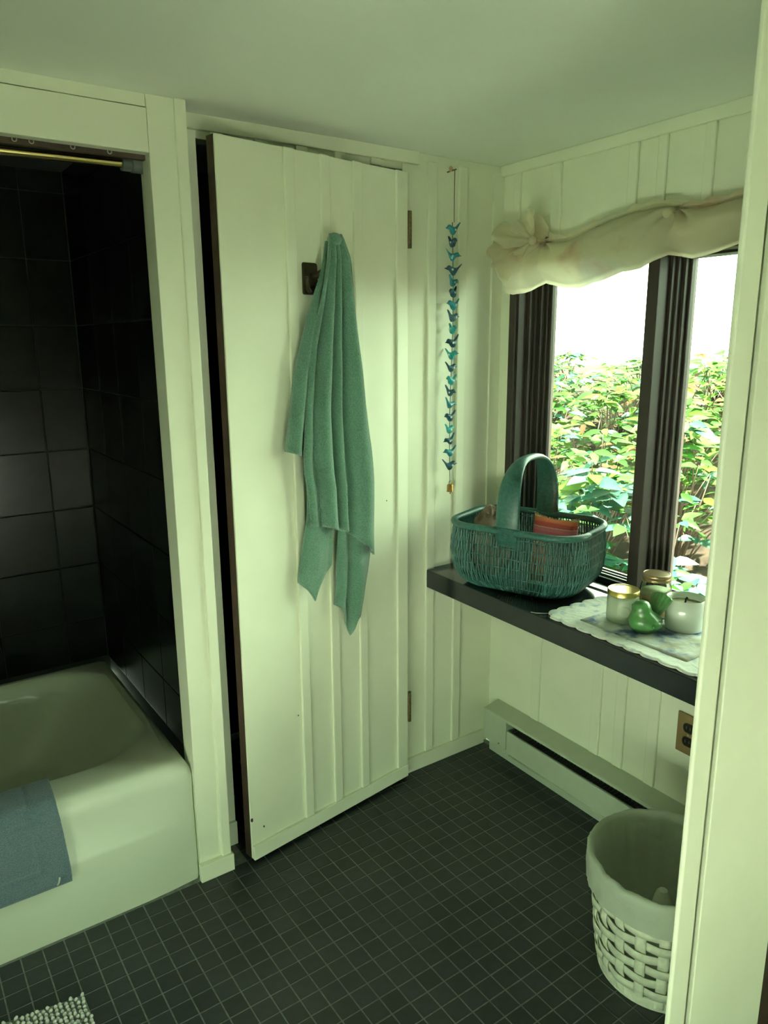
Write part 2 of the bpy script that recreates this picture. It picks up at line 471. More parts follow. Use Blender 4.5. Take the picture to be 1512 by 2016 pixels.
# ---- tub surround: post and header
tp = struct('trim_post', 'white painted post between tub and door', loc=(.11, .055, 0))
box('board', (.066, .132, .055, .110, .0, CEIL), 'paint', tp)
box('corner_board', (.1285, .156, .047, .15, .0, CEIL), 'paint', tp, bevel=.003)
box('side_board', (.074, .150, .110, .15, .0, CEIL), 'paint', tp)
box('base_block', (.060, .160, .037, .055, 0, .052), 'paint', tp, bevel=.002)
th = struct('trim_header', 'white painted header over the bath alcove', MB().box(XL, .0655, .055, .085, 1.903, 1.996), 'paint', bevel=.0015)
struct('trim_header_cap', 'white strip closing the header to the ceiling', MB().box(XL, .0655, .060, .085, 1.999, CEIL), 'paint')
struct('trim_header_batten', 'dark stained rail under the header', MB().box(XL, .0735, .086, .10, 1.893, 1.93), 'dark_wood')

# ---- alcove walls of dark tile
ALY, ALX = .918, .0745
wab = struct('wall_alcove_back', 'black tiled wall behind the bathtub', MB().box(XL, ALX + .05, ALY + .006, ALY + .06, .30, CEIL), 'grout_dark')
war = struct('wall_alcove_right', 'black tiled end wall of the bath alcove', MB().box(ALX + .006, ALX + .03, .112, ALY + .06, .30, CEIL), 'grout_dark')
tw = .2035
def wtile(p, x0, x1, z0, z1, side):
    g = .0016
    if side == 'b': b = (x0 + g, x1 - g, ALY, ALY + .008, z0 + g, z1 - g)
    else: b = (ALX, ALX + .008, x0 + g, x1 - g, z0 + g, z1 - g)
    t = box('tile', b, 'tile_wall', p, bevel=.0012)
    t.rotation_euler = (rnd.gauss(0, .004), 0, rnd.gauss(0, .004)) if side == 'b' else (0, rnd.gauss(0, .0015), rnd.gauss(0, .0015))
zt = [.370, .522] + [.522 + tw * k for k in range(1, 8)] + [CEIL - .01]
for z0, z1 in zip(zt, zt[1:]):
    for k in range(-7, 1):
        x0 = -.057 - tw + tw * k + tw; x1 = x0 + tw if k < 0 else ALX - .001
        x0 = max(x0, XL + .01)
        if x1 - x0 > .02: wtile(wab, x0, x1, z0, z1, 'b')
    ys = [.151, .290, .4935, .697, .9165]
    for y0, y1 in zip(ys, ys[1:]): wtile(war, y0, y1, z0, z1, 'r')
struct('wall_alcove_left', 'black wall at the head of the bathtub', MB().box(XL - .05, XL, .05, 1.0, 0, CEIL), 'closet')
struct('ceiling_alcove', 'dark ceiling over the bathtub', MB().box(XL, ALX, .11, .92, CEIL - .015, CEIL - .003), 'closet')

# ---- window
win = struct('window_1', 'brown wood window with two panes and a centre post', loc=WF(.6, .06, .735))
Z0, Z1 = .735, 1.720
def wbar(name, s0, s1, o0, o1, z0=Z0, z1=Z1, m='frame_wood', bevel=.0018): return box(name, (s0, s1, o0, o1, z0, z1), m, win, WF, bevel)
wbar('casing', .060, .087, -.012, .135)
wbar('jamb', .087, .094, -.002, .135)
wbar('jamb_stop', .094, .106, .036, .135)
wbar('jamb_stop', .106, .115, .052, .135)
wbar('jamb_stop', .115, .127, .066, .135)
wbar('sash_stile', .127, .138, .082, .125)
wbar('glass_stop', .138, .147, .094, .118)
wbar('centre_post', .588, .624, -.004, .135)
wbar('jamb_stop', .624, .632, .040, .135)
wbar('jamb_stop', .632, .639, .056, .135)
wbar('sash_stile', .639, .648, .074, .125)
wbar('glass_stop', .648, .655, .092, .118)
wbar('sash_stile', .560, .588, .080, .125)
wbar('sash_stile', 1.09, 1.10, .080, .125); wbar('casing', 1.10, 1.13, -.004, .135)
for s0, s1 in ((.126, .588), (.641, 1.10)):
    wbar('head_stop', s0, s1, .060, .125, 1.694, 1.706)
    wbar('bottom_rail', s0, s1, .062, .078, Z0, .752)
    for k, (a, b, h) in enumerate(((.080, .088, .758), (.092, .099, .762), (.104, .112, .766))):
        wbar('sill_track', s0, s1, a, b, Z0, h, 'screw_steel', .0008)
    wbar('sill', s0, s1, .078, .14, Z0 - .005, .748)
wbar('head', .086, 1.10, -.004, .135, 1.700, Z1)
wbar('pane', .146, .560, .1035, .1065, .757, 1.70, 'pane_glass', 0)
wbar('pane', .654, 1.092, .1035, .1065, .757, 1.70, 'pane_glass', 0)
portal('window_daylight', WF(.6, .15, 1.23), 1.05, .96, -NW)
w2 = struct('fill_window_rear', 'unseen low window in the rear wall, shaped for fill light', loc=((RX0 + RX1) / 2, YR, RZ0))  # unseen window; its low form is made up to shape the fill
for b in ((RX0, RX1, YR - .08, YR - .03, RZ0, RZ0 + .05), (RX0, RX1, YR - .08, YR - .03, RZ1 - .05, RZ1), (RX0, RX0 + .05, YR - .08, YR - .03, RZ0, RZ1),
          (RX1 - .05, RX1, YR - .08, YR - .03, RZ0, RZ1), (-.235, -.195, YR - .08, YR - .03, RZ0, RZ1)):
    box('frame_bar', b, 'frame_wood', w2)
box('pane', (RX0 + .05, RX1 - .05, YR - .056, YR - .053, RZ0 + .05, RZ1 - .05), 'pane_glass', w2, bevel=0)
portal('rear_fill_portal', ((RX0 + RX1) / 2, YR - .12, (RZ0 + RZ1) / 2), RX1 - RX0, RZ1 - RZ0, (0, 1, 0))  # portal for the added rear fill window

w3 = struct('fill_window_left', 'low window added in the left wall for fill light', loc=(XL, (LY0 + LY1) / 2, LZ0))  # made-up window, out of view, brightens the window wall and ceiling
for b in ((XL - .08, XL - .03, LY0, LY1, LZ0, LZ0 + .04), (XL - .08, XL - .03, LY0, LY1, LZ1 - .04, LZ1), (XL - .08, XL - .03, LY0, LY0 + .04, LZ0, LZ1), (XL - .08, XL - .03, LY1 - .04, LY1, LZ0, LZ1)):
    box('frame_bar', b, 'frame_wood', w3)
box('pane', (XL - .056, XL - .053, LY0 + .04, LY1 - .04, LZ0 + .04, LZ1 - .04), 'pane_glass', w3, bevel=0)
portal('left_fill_portal', (XL - .12, (LY0 + LY1) / 2, (LZ0 + LZ1) / 2), LY1 - LY0, LZ1 - LZ0, (1, 0, 0))  # portal for the added left fill window

# ---- door standing ajar
door = struct('door_1', 'white battened door standing ajar with a dark edge', loc=DF(0, 0, 0))
DZ0, DZ1, DWID = .012, 1.960, .636
box('core', (.004, DWID, -.036, -.006, DZ0, DZ1), 'dark_wood', door, DF, .001)
box('face_board', (.004, DWID - .0005, -.006, 0, DZ0 + .002, DZ1), 'paint', door, DF, .0015)
for t0, t1 in ((.411, .443), (.295, .327), (.181, .213), (.004, .050)):
    box('batten', (t0, t1, 0, .0085, .056, DZ1), 'paint', door, DF, .003)
box('bottom_rail', (.004, DWID - .001, 0, .011, DZ0, .056), 'paint', door, DF, .002)
for z0, z1 in ((1.752, 1.852), (.218, .322)):
    h = build('hinge', MB().box(-.014, .008, .000, .003, z0, z1, DF), 'hinge_brown', door, bevel=.0008)
    build('hinge_pin', MB().tube([DF(-.003, .007, z0 - .002), DF(-.003, .007, z1 + .002)], .0068, 12), 'hinge_brown', h, smooth=True, sharp=40)
for t, z, r in ((.592, .10, .0022), (.455, .405, .0018), (.09, 1.00, .0015), (.632, .14, .004)):
    build('paint_chip', MB().ball(DF(t, .0002, z), r, r, r * 1.6, 8, 6), 'dark_wood', door)
hk = build('coat_hook', MB().add(rrect(.3685, 1.6465, .0245, .0415, .006, 4, 1, 0, lambda x, y, z: DF(x, .001, y)) + rrect(.3685, 1.6465, .0225, .0395, .006, 4, 1, 0, lambda x, y, z: DF(x, .008, y)),
     [tuple(range(24, 48)), tuple(reversed(range(24)))] + [(k, (k + 1) % 24, 24 + (k + 1) % 24, 24 + k) for k in range(24)]), 'bronze', door, bevel=.001)
build('upper_arm', MB().tube([DF(.366, .006, 1.652), DF(.356, .022, 1.655), DF(.340, .040, 1.672), DF(.330, .052, 1.705), DF(.325, .056, 1.740)], [.009, .009, .0075, .006, .007], 8), 'bronze', hk, smooth=True)
build('lower_prong', MB().tube([DF(.372, .006, 1.615), DF(.388, .020, 1.618), DF(.400, .032, 1.632), DF(.404, .036, 1.648)], [.007, .0065, .005, .0055], 8), 'bronze', hk, smooth=True)
build('lower_prong', MB().tube([DF(.362, .006, 1.620), DF(.350, .020, 1.632), DF(.338, .032, 1.636), DF(.332, .036, 1.626)], [.007, .0065, .005, .0055], 8), 'bronze', hk, smooth=True)

# ================================================================== BATH
tub = thing('bathtub', 'pale enamel bathtub built into the black tiled alcove', 'bathtub', (-.7, .06, 0))
TX0, TX1, TY0, TY1 = XL + .005, .0655, .0655, .9135
cx, cy, hx, hy = (TX0 + TX1) / 2, (TY0 + TY1) / 2, (TX1 - TX0) / 2, (TY1 - TY0) / 2
bx0, bx1, by0, by1 = TX0 + .10, .026, .192, .868
bx, by, bhx, bhy = (bx0 + bx1) / 2, (by0 + by1) / 2, (bx1 - bx0) / 2, (by1 - by0) / 2
NA, NS = 10, 22
def tl(inset, z, r, front=0.):
    p = rrect(cx, cy, hx - inset, hy - inset, r, NA, NS, z)
    if front:
        for q in p:
            if q.y < cy - hy + inset + .03: q.y -= front * (1 - smoothstep(-.06, .05, q.x))
    return p
def bl(inset, z, r, lean=0.):
    p = rrect(bx, by, bhx - inset, bhy - inset * .8, max(r - inset * .3, .05), NA, NS, z)
    for q in p: q.x -= lean * smoothstep(bx, bx1, q.x)
    return p
rings = [tl(.0, .0, .012, .009), tl(.0, .192, .012, .009), tl(.0, .204, .012, .006), tl(.001, .214, .012, 0), tl(.0, .322, .012), tl(.003, .345, .016), tl(.012, .362, .022), tl(.028, .3695, .03),
         tl(.045, .371, .035), bl(-.014, .3715, .21), bl(-.004, .369, .21), bl(.006, .361, .21), bl(.016, .343, .21), bl(.028, .30, .21, .01), bl(.05, .20, .21, .05), bl(.075, .11, .20, .09), bl(.11, .075, .18, .12), bl(.2, .063, .1, .12)]
build('shell', MB().loft(rings, cap0=True, cap1=True), 'porcelain', tub, smooth=True, sharp=70)
build('drain', MB().lathe([(.03, .064), (.03, .068), (.02, .069)], (-.25, .53, 0), 20), 'screw_steel', tub, smooth=True, sharp=40)

# blue mat folded over the rim
def draped(u, v):
    """u across (x), v from inside the basin over the rim and down the apron"""
    x = -.68 + u * .402
    prof = [(.235, .285), (.205, .335), (.196, .362), (.180, .3785), (.150, .380), (.110, .3795), (.080, .374), (.064, .360), (.0585, .340), (.0575, .30), (.056, .25), (.051, .212), (.0475, .190), (.0465, .165)]
    k = v * (len(prof) - 1); i = min(int(k), len(prof) - 2); f = k - i
    y = prof[i][0] + (prof[i + 1][0] - prof[i][0]) * f; z = prof[i][1] + (prof[i + 1][1] - prof[i][1]) * f
    w = .0012 * nz(u * 7, v * 9, 1)
    edge = min(abs(u - .84), abs(v - .84) * 1.2) if (u < .86 and v < .86) else 1
    seam = .0042 * math.exp(-(edge / .014) ** 2)
    x += .012 * (v - .5) * u + .004 * math.sin(v * 9) * u
    nrm = Vector((0, -.5, .8)) if v < .5 else Vector((0, -1, .1))
    return Vector((x, y, z)) + nrm.normalized() * (.004 + w - seam)
bm = build('bath_mat', MB().grid(draped, 80, 80), 'mat_blue', smooth=True, solid=.008)
tag(bm, 'blue-grey terry bath mat draped over the tub rim', 'bath mat')
build('loose_thread', MB().tube([(-.305, .036, .172), (-.302, .034, .178), (-.300, .033, .186), (-.299, .034, .192)], .0022, 5), 'thread', bm, smooth=True)

# floor rug: one corner shows
rug = thing('bath_rug', 'shaggy white tufted bath rug lying on the tiles', 'rug', (-.60, -.45, 0))
def RF(x, y, z): return Vector((-.306 - x * .988 + y * .03, -.158 + x * .155 - y * .999, z))
build('backing', MB().box(0, .66, 0, .56, .001, .008, RF), 'rug_base', rug, bevel=.002)
tb = MB()
for i in range(58):
    for j in range(49):
        x = .006 + i * .0114 + rnd.gauss(0, .0009); y = .006 + j * .0114 + (.0057 if i % 2 else 0) + rnd.gauss(0, .0009)
        if not (0 < x < .655 and 0 < y < .555): continue
        h = .007 + rnd.random() * .004; l = Vector((rnd.gauss(0, .002), rnd.gauss(0, .002), 0))
        p = RF(x, y, .006)
        tb.tube([p, p + l * .4 + Vector((0, 0, h * .6)), p + l + Vector((0, 0, h))], [.0034, .0044, .0026], 6)
o = build('pile', tb, 'rug_white', rug, smooth=True); o['kind'] = 'stuff'

# shower curtain rod and screw eyes
rod = thing('curtain_rod', 'brass shower rod with grey end socket under the header', 'curtain rod', (-.6, .125, 1.88))
RY, RZ = .130, 1.8855
build('tube', MB().tube([(XL + .01, RY, RZ - .020), (.035, RY, RZ + .004)], .0105, 16), 'brass', rod, smooth=True, sharp=40)
build('end_socket', MB().tube([(.024, RY, RZ + .004), (.044, RY, RZ + .004), (.046, RY, RZ + .005), (.072, RY, RZ + .005)], [.0165, .0165, .0195, .0195], 18), 'grey_plastic', rod, smooth=True, sharp=40)
for x in (-.209, -.176, -.093, -.015, -.29, -.37):
    e = MB().tube([Vector((x + .0045 * math.cos(q), .0815, 1.900 + .0045 * math.sin(q))) for q in [2 * PI * k / 14 for k in range(14)]], .0012, 6, closed=True)
    e.tube([(x, .0815, 1.904), (x, .0835, 1.9065)], .0011, 6)
    tag(build('screw_eye', e, 'screw_steel', smooth=True), 'tiny steel screw eye under the bath header', 'screw eye', 'screw eyes under the header')

# ================================================================== HEATER, OUTLET, SHELF
ht = thing('baseboard_heater', 'white metal baseboard heater under the window shelf', 'heater', WF(.6, -.04, 0))
H1 = 1.02
box('end_cap', (.052, .1695, -.070, -.0005, .054, .170), 'heater', ht, WF, .002)
box('kick_plate', (.060, H1, -.047, -.0005, .0005, .058), 'heater', ht, WF, .001)
box('front_panel', (.1735, H1, -.070, -.060, .040, .131), 'heater', ht, WF, .003)
tc_ = MB(); pr = [(-.0705, .163), (-.0705, .170), (-.066, .173), (-.0005, .187), (-.0005, .181), (-.060, .168), (-.062, .163)]
tc_.loft([[WF(s, a_, b_) for a_, b_ in pr] for s in (.052, H1)], cap=True)
build('top_cover', tc_, 'heater', ht, bevel=.001)
box('back_plate', (.173, H1, -.020, -.001, .060, .175), 'heater_dark', ht, WF, 0)
for k in range(60):
    s = .19 + k * .0138
    if k == 0: fin = box('fin', (s, s + .0012, -.058, -.022, .075, .128), 'heater_dark', ht, WF, 0); f0 = WORG[fin.name]
    else: copy_part(fin, ht, f0 + DW * (k * .0138))
build('lower_bead', MB().tube([WF(.19, -.0705, .045), WF(H1, -.0705, .045)], .003, 6), 'heater', ht, smooth=True)
build('screw', MB().ball(WF(.135, -.0705, .066), .003, n=8, m=6), 'screw_steel', ht, smooth=True)

ou = thing('wall_outlet', 'brown double power outlet low on the battened wall', 'outlet', WF(.832, -.003, .346))
box('plate', (.795, .869, -.006, .0, .346, .466), 'plate_brown', ou, WF, .002)
for z in (.386, .427):
    ring = [WF(.832 + .0165 * math.cos(q), -.0085, z + min(.0135, max(-.0135, .0165 * math.sin(q)))) for q in [2 * PI * k / 24 for k in range(24)]]
    ring0 = [p + NW * .004 for p in ring]
    so = build('socket', MB().loft([ring0, ring], cap=True), 'socket_black', ou)
    for ds in (-.006, .006): box('slot', (.832 + ds - .001, .832 + ds + .001, -.0092, -.0082, z - .003, z + .005), 'plate_brown', so, WF, 0)
build('screw', MB().ball(WF(.832, -.006, .4065), .0032, n=8, m=6), 'screw_steel', ou, smooth=True)

sh = build('window_shelf', MB().box(-.0, 1.155, -.310, -.0005, .671, .733, WF), 'shelf_black', bevel=.0025)
tag(sh, 'glossy black shelf running under the window', 'shelf')
st = build('window_stool', MB().box(.086, 1.10, .0005, .061, .7352, .7375, WF), 'shelf_black', bevel=.001)
tag(st, 'thin black sill board between shelf and window track', 'sill')
SZ = .7335

# ================================================================== GREEN TOWEL
def panel_mb(rows, zb, base, folds, nu=44, nv=70, amp0=.004, amp1=.024, seed=0, ztop=None, tw=0.):
    zt = ztop if ztop else rows[0][0]
    def fn(u, v):
        zbot = lerp_tab(zb, u)[0]; z = zt + (zbot - zt) * v
        tl_, tr = lerp_tab(rows, z); t = tl_ + (tr - tl_) * u
        k = smoothstep(zt, zt - .35, z)
        d = sum(a * math.exp(-((u - c - sl * v) / w) ** 2) for c, w, a, sl in folds)
        off = base + (amp0 + (amp1 - amp0) * k) * d + .004 * nz(u * 3, v * 4, seed) * k
        off -= .018 * k * (max(0, (abs(u - .5) - .36) / .14)) ** 2
        off += tw * v * (u - .5)
        t += .004 * nz(v * 5, seed, 2) * v
        return DF(t, max(off, .014), z)
    return MB().grid(fn, nu, nv)
tow = MB()
mA = panel_mb([(1.757, .345, .306), (1.745, .347, .298), (1.70, .352, .276), (1.58, .376, .259), (1.47, .405, .243), (1.30, .431, .213), (1.18, .441, .194), (1.13, .437, .190), (1.08, .424, .187), (.99, .421, .1855), (.86, .41, .188)],
              [(0, .985), (.22, .975), (.38, .957), (.52, .951), (.75, .90), (1, .855)], .062,
              [(.14, .055, -1.0, .0), (.38, .045, -1.3, .02), (.61, .05, -1.2, -.06), (.27, .08, .5, 0), (.82, .10, .9, -.02), (.93, .03, -.7, 0), (.5, .06, .4, 0)], seed=1)
mB = panel_mb([(1.74, .342, .320), (1.70, .350, .32), (1.64, .366, .33), (1.552, .400, .35), (1.396, .448, .37), (1.25, .472, .38), (1.185, .484, .385)],
              [(0, 1.197), (.3, 1.187), (.5, 1.18), (1, 1.17)], .040, [(.25, .10, .8, 0), (.5, .07, -1, 0)], nu=20, nv=40, amp1=.012, seed=4)
mC = panel_mb([(1.15, .425, .335), (1.0, .425, .335), (.93, .437, .338), (.852, .452, .341), (.815, .452, .36), (.762, .44, .38)],
              [(0, .822), (.15, .800), (.45, .762), (.62, .80), (1, .862)], .040, [(.35, .25, .5, 0), (.85, .1, -.6, 0)], nu=26, nv=36, amp1=.010, seed=7, ztop=1.15, tw=.01)
mD = panel_mb([(1.10, .318, .190), (.95, .319, .187), (.86, .320, .190), (.763, .322, .206), (.726, .330, .212), (.68, .318, .228), (.62, .30, .25)],
              [(0, .727), (.12, .718), (.30, .665), (.42, .618), (.60, .675), (.85, .70), (1, .80)], .044, [(.30, .10, -1.2, .05), (.6, .18, 1, 0), (.9, .08, -.6, 0)], nu=34, nv=40, amp1=.016, seed=9, ztop=1.10)
for m_ in (mA, mB, mC, mD): tow.add(m_.v, m_.f)
tow.ball(DF(.3255, .058, 1.744), .017, .014, .013, 14, 10)
tw_o = build('hand_towel', tow, 'towel_green', smooth=True, solid=.007, origin=DF(.33, .06, .618))
tag(tw_o, 'sea-green terry towel hanging in folds from the door hook', 'towel')

# ================================================================== BIRD GARLAND
GX, GY = 1.020, .118
gl = thing('bird_garland', 'string of small blue painted birds ending in a brass bell', 'wall hanging', (GX, GY, .985))
build('nail', MB().tube([(GX - .003, .15, 1.984), (GX, .112, 1.986)], .0022, 6), 'cord', gl, smooth=True)
build('knot', MB().ball((GX - .004, .132, 1.990), .0065, .006, .008, 10, 8), 'label_kraft', gl, smooth=True)
build('upper_cord', MB().tube([(GX, GY, 1.986), (GX - .001, GY, 1.91), (GX, GY, 1.836)], .0013, 6), 'cord', gl, smooth=True)
def gx(z): return GX - .004 + .004 * math.sin(z * 9)
def bird_mesh():
    st = [(-.0225, .0055, .0006, .0006), (-.0185, .006, .0022, .002), (-.0155, .0075, .0052, .0052), (-.012, .0085, .0066, .0062), (-.008, .006, .0068, .0072), (-.002, .0005, .0090, .0105), (.004, -.0005, .0088, .0100),
          (.0095, .0045, .0062, .0060), (.014, .0105, .0046, .0034), (.019, .0165, .0042, .0022), (.0225, .0205, .0028, .0012)]
    mb = MB(); mb.loft([[Vector((x, ry * math.cos(2 * PI * k / 10), zc + rz * math.sin(2 * PI * k / 10))) for k in range(10)] for x, zc, ry, rz in st], cap=True)
    return mb
px_y = [454, 479, 506, 534, 557, 578, 602, 626, 650, 676, 700, 725, 750, 773, 797, 822, 846, 868, 891, 917]
yaw = [0, 80, 155, -20, 190, 25, 5, 185, 75, 0, 100, 180, 15, 95, 180, 8, 195, 0, -5, 172]
mcol = ['bird_teal', 'bird_navy', 'bird_teal', 'bird_navy', 'bird_teal', 'bird_navy', 'bird_teal', 'bird_navy', 'bird_aqua', 'bird_navy', 'bird_aqua', 'bird_navy', 'bird_aqua', 'bird_navy', 'bird_teal', 'bird_navy', 'bird_aqua', 'bird_navy', 'bird_teal', 'bird_navy']
_if = cam.matrix_world.inverted()
def z_at(x, y, v):
    lo, hi = 0., 2.5
    for _ in range(40):
        m = (lo + hi) / 2; p = _if @ Vector((x, y, m))
        if 1008 + 1464.94 * p.y / p.z > v: lo = m
        else: hi = m
    return lo
bsrc = {}
zs_ = []
for n, (v, yw, mc) in enumerate(zip(px_y, yaw, mcol)):
    z = z_at(GX, GY, v) - .001; zs_.append(z)
    loc = Vector((gx(z), GY, z))
    if mc not in bsrc:
        b = build('bird', bird_mesh(), mc, gl, smooth=True, origin=(0, 0, 0)); bsrc[mc] = b
        b.location = loc - WORG[gl.name]; WORG[b.name] = loc
    else: b = copy_part(bsrc[mc], gl, loc)
    b.rotation_euler = (rnd.gauss(0, .06), rnd.gauss(0, .10), math.radians(yw)); b.scale = (rnd.uniform(1.05, 1.22),) * 3
    for sgn in (-1, 1):
        d = build('wing_dot', MB().ball((-.004 if n % 2 else .003, .0088 * sgn, .003), .0030, .0016, .0030, 8, 6), 'bead_white', None, smooth=True, origin=(0, 0, 0))
        d.parent = b; d.location = (0, 0, 0)
    d = build('beak', MB().ball((-.021, 0, .0058), .0026, .0014, .0014, 8, 6), 'bird_tip', None, smooth=True, origin=(0, 0, 0)); d.parent = b; d.location = (0, 0, 0)
zl = [1.836] + [z for z in zs_] + [1.005 + .02]
build('lower_cord', MB().tube([(gx(z), GY, z) for z in zl], .0013, 6), 'cord_teal', gl, smooth=True)
zb_ = 1.0205
bell = build('bell', MB().lathe([(.0035, zb_), (.0085, zb_ - .001), (.0105, zb_ - .004), (.0108, zb_ - .021), (.0118, zb_ - .025), (.0105, zb_ - .025), (.009, zb_ - .006)], (gx(1.0), GY, 0), 18, cap1=True), 'bell_brass', gl, smooth=True, sharp=45)
build('bell_ring', MB().tube([Vector((gx(1.0) + .0052 * math.cos(q), GY, zb_ + .0055 + .0062 * math.sin(q))) for q in [2 * PI * k / 16 for k in range(16)]], .0011, 6, closed=True), 'bell_brass', bell, smooth=True)
build('clapper', MB().tube([(gx(1.0), GY, zb_ - .01), (gx(1.0), GY, zb_ - .033)], [.0009, .0016], 6), 'bell_brass', bell, smooth=True)

# ================================================================== WICKER BASKET
BC = Vector((1.100, -.160, SZ)); BA = Vector((.34, -.94, 0)).normalized(); BB = Vector((.94, .34, 0)).normalized()
def BF(a_, b_, z): return BC + BA * a_ + BB * b_ + Vector((0, 0, z))
bk = thing('wicker_basket', 'teal painted wicker basket with tall wrapped handle on black shelf', 'basket', BC)
RIMZ = .200
def body(h, extra=0.):
    """half sizes, corner radius and height for 0 (bottom) .. 1 (rim)"""
    tab = [(0, .118, .078, .05, .006), (.06, .150, .105, .06, .003), (.14, .176, .124, .075, .012), (.25, .199, .140, .085, .032), (.4, .214, .151, .092, .064), (.6, .221, .156, .095, .108), (.8, .219, .153, .092, .150), (1, .213, .147, .088, RIMZ)]
    hx_, hy_, r, z = lerp_tab(tab, h)
    return hx_ + extra, hy_ + extra, r + extra, z
def ring_pts(h, na, ns, extra=0.):
    hx_, hy_, r, z = body(h, extra); return rrect(0, 0, hx_, hy_, r, na, ns, z, BF)
NA_, NS_ = 27, 28      # 4*(28+28) = 224 strands
levels = [i / 21 for i in range(22)]
R_in = [ring_pts(h, NA_, NS_, -.0022) for h in levels]; R_out = [ring_pts(h, NA_, NS_, .0022) for h in levels]
NP = len(R_in[0]); rib_h = [.10, .24, .38, .52, .66, .80, .92]
wv = MB()
for k in range(NP):
    pts = []
    for i, h in enumerate(levels):
        ph = h * 7.1 * PI + (PI if k % 2 else 0)
        w = .5 + .5 * math.sin(ph)
        p = R_in[i][k].lerp(R_out[i][k], w)
        j = Vector((nz(k * 1.7, h * 3, 1), nz(k * 1.7, h * 3, 2), 0)) * .0012
        pts.append(p + j)
    wv.tube(pts, .0025, 5)
o = build('weave', wv, 'wicker_teal', bk, smooth=True); o['kind'] = 'stuff'
for h in rib_h:
    build('rib', MB().tube(ring_pts(h, 8, 5), .0022, 6, closed=True), 'wicker_teal', bk, smooth=True)
build('bottom', MB().loft([ring_pts(0, 8, 5), [p * .5 + BF(0, 0, .006) * .5 for p in ring_pts(0, 8, 5)]], cap0=False, cap1=True), 'wicker_teal', bk)
rp = rrect(0, 0, .214, .148, .088, 40, 70, RIMZ, BF)
build('rim', MB().tube(rp, [.0100 + .0010 * (k % 2) for k in range(len(rp))], 8, closed=True), 'wicker_teal', bk, smooth=True)
hd = MB(); rings = []
n = 150
for i in range(n + 1):
    q = i / n * PI
    b_ = -.146 * math.cos(q); b_ = math.copysign(abs(b_ / .146) ** .72 * .146, b_)
    z = RIMZ + .005 + .198 * math.sin(q) ** .62 if 0 < i < n else RIMZ - .03
    if i in (0, n): b_ *= 1.04
    wdt = .0165 + .021 * (abs(math.cos(q)) ** 1.6); th_ = .0088 + .0006 * (i % 2)
    rings.append((b_, z, wdt + .0005 * (i % 2), th_))
rr = []
for i, (b_, z, wdt, th_) in enumerate(rings):
    a0 = rings[max(i - 1, 0)]; a1 = rings[min(i + 1, n)]
    t = Vector((a1[0] - a0[0], a1[1] - a0[1])).normalized(); nx, nz_ = -t.y, t.x
    rr.append([BF(wdt * math.cos(2 * PI * k / 12), b_ + nx * th_ * math.sin(2 * PI * k / 12), z + nz_ * th_ * math.sin(2 * PI * k / 12)) for k in range(12)])
hd.loft(rr, cap=True)
build('handle', hd, 'wicker_teal', bk, smooth=True)
for sg in (-1, 1):      # fan-shaped binding where the handle meets the rim
    fb = MB()
    for j in range(26):
        z = RIMZ + .045 - j * .0034; w_ = .034 + .008 * min(1, j / 14) - .0012 * max(0, j - 16)
        bo = .1475 + .0055 if z < RIMZ + .012 else .146 - (z - RIMZ) * .03
        fb.tube([BF(-w_, sg * (bo - .003), z), BF(-w_ * .5, sg * (bo + .0035), z - .001), BF(0, sg * (bo + .005), z), BF(w_ * .5, sg * (bo + .0035), z - .001), BF(w_, sg * (bo - .003), z)], .0021, 5)
    build('binding', fb, 'wicker_teal', bk, smooth=True)

def rocky(d): return 1 + .16 * noise.noise(d * 1.9 + Vector((3, 1, 0))) + .10 * noise.noise(d * 4.5) + .05 * noise.noise(d * 11)
sc = BF(-.118, -.016, .126)
rk = build('rock', MB().ball(sc, .068, .054, .117, 40, 28, rocky), 'stone', smooth=True, sharp=35)
tag(rk, 'rough brown and grey rock sitting in the wicker basket', 'rock')
# small pillow
PC = BF(.075, .010, .008); pu = (BA * .96 - BB * .10).normalized(); pn = Vector((-pu.y, pu.x, 0)); pz = (Vector((0, 0, 1)) + pn * .12).normalized()
def pill(sgn):
    def fn(u, v):
        x = (u - .5) * 2; y = (v - .5) * 2
        pin = 1 - .07 * (1 - x * x) * abs(y) ** 3 * (1.6 if y > 0 else .6); pin2 = 1 - .05 * (1 - y * y)
        th_ = .030 * max(0, (1 - x ** 4) * (1 - y ** 4)) ** .5
        return PC + pu * (x * .076 * pin2) + pz * (.108 + y * .108 * pin) + pn * (sgn * th_)
    return fn
pl = MB().grid(pill(1), 26, 32); g2 = MB().grid(pill(-1), 26, 32); pl.add(g2.v, [tuple(reversed(f)) for f in g2.f])
pw = build('pillow', pl, 'pillow_stripes', smooth=True)
tag(pw, 'small red and orange striped pillow tucked in the wicker basket', 'pillow')
fr = MB()
for k in range(40):
    u = k / 39; p = pill(0)(u, 1.0)
    fr.tube([p, p + pz * .004 + pu * rnd.gauss(0, .002)], [.0014, .0008], 4)
build('fringe', fr, 'label_kraft', pw, smooth=True)

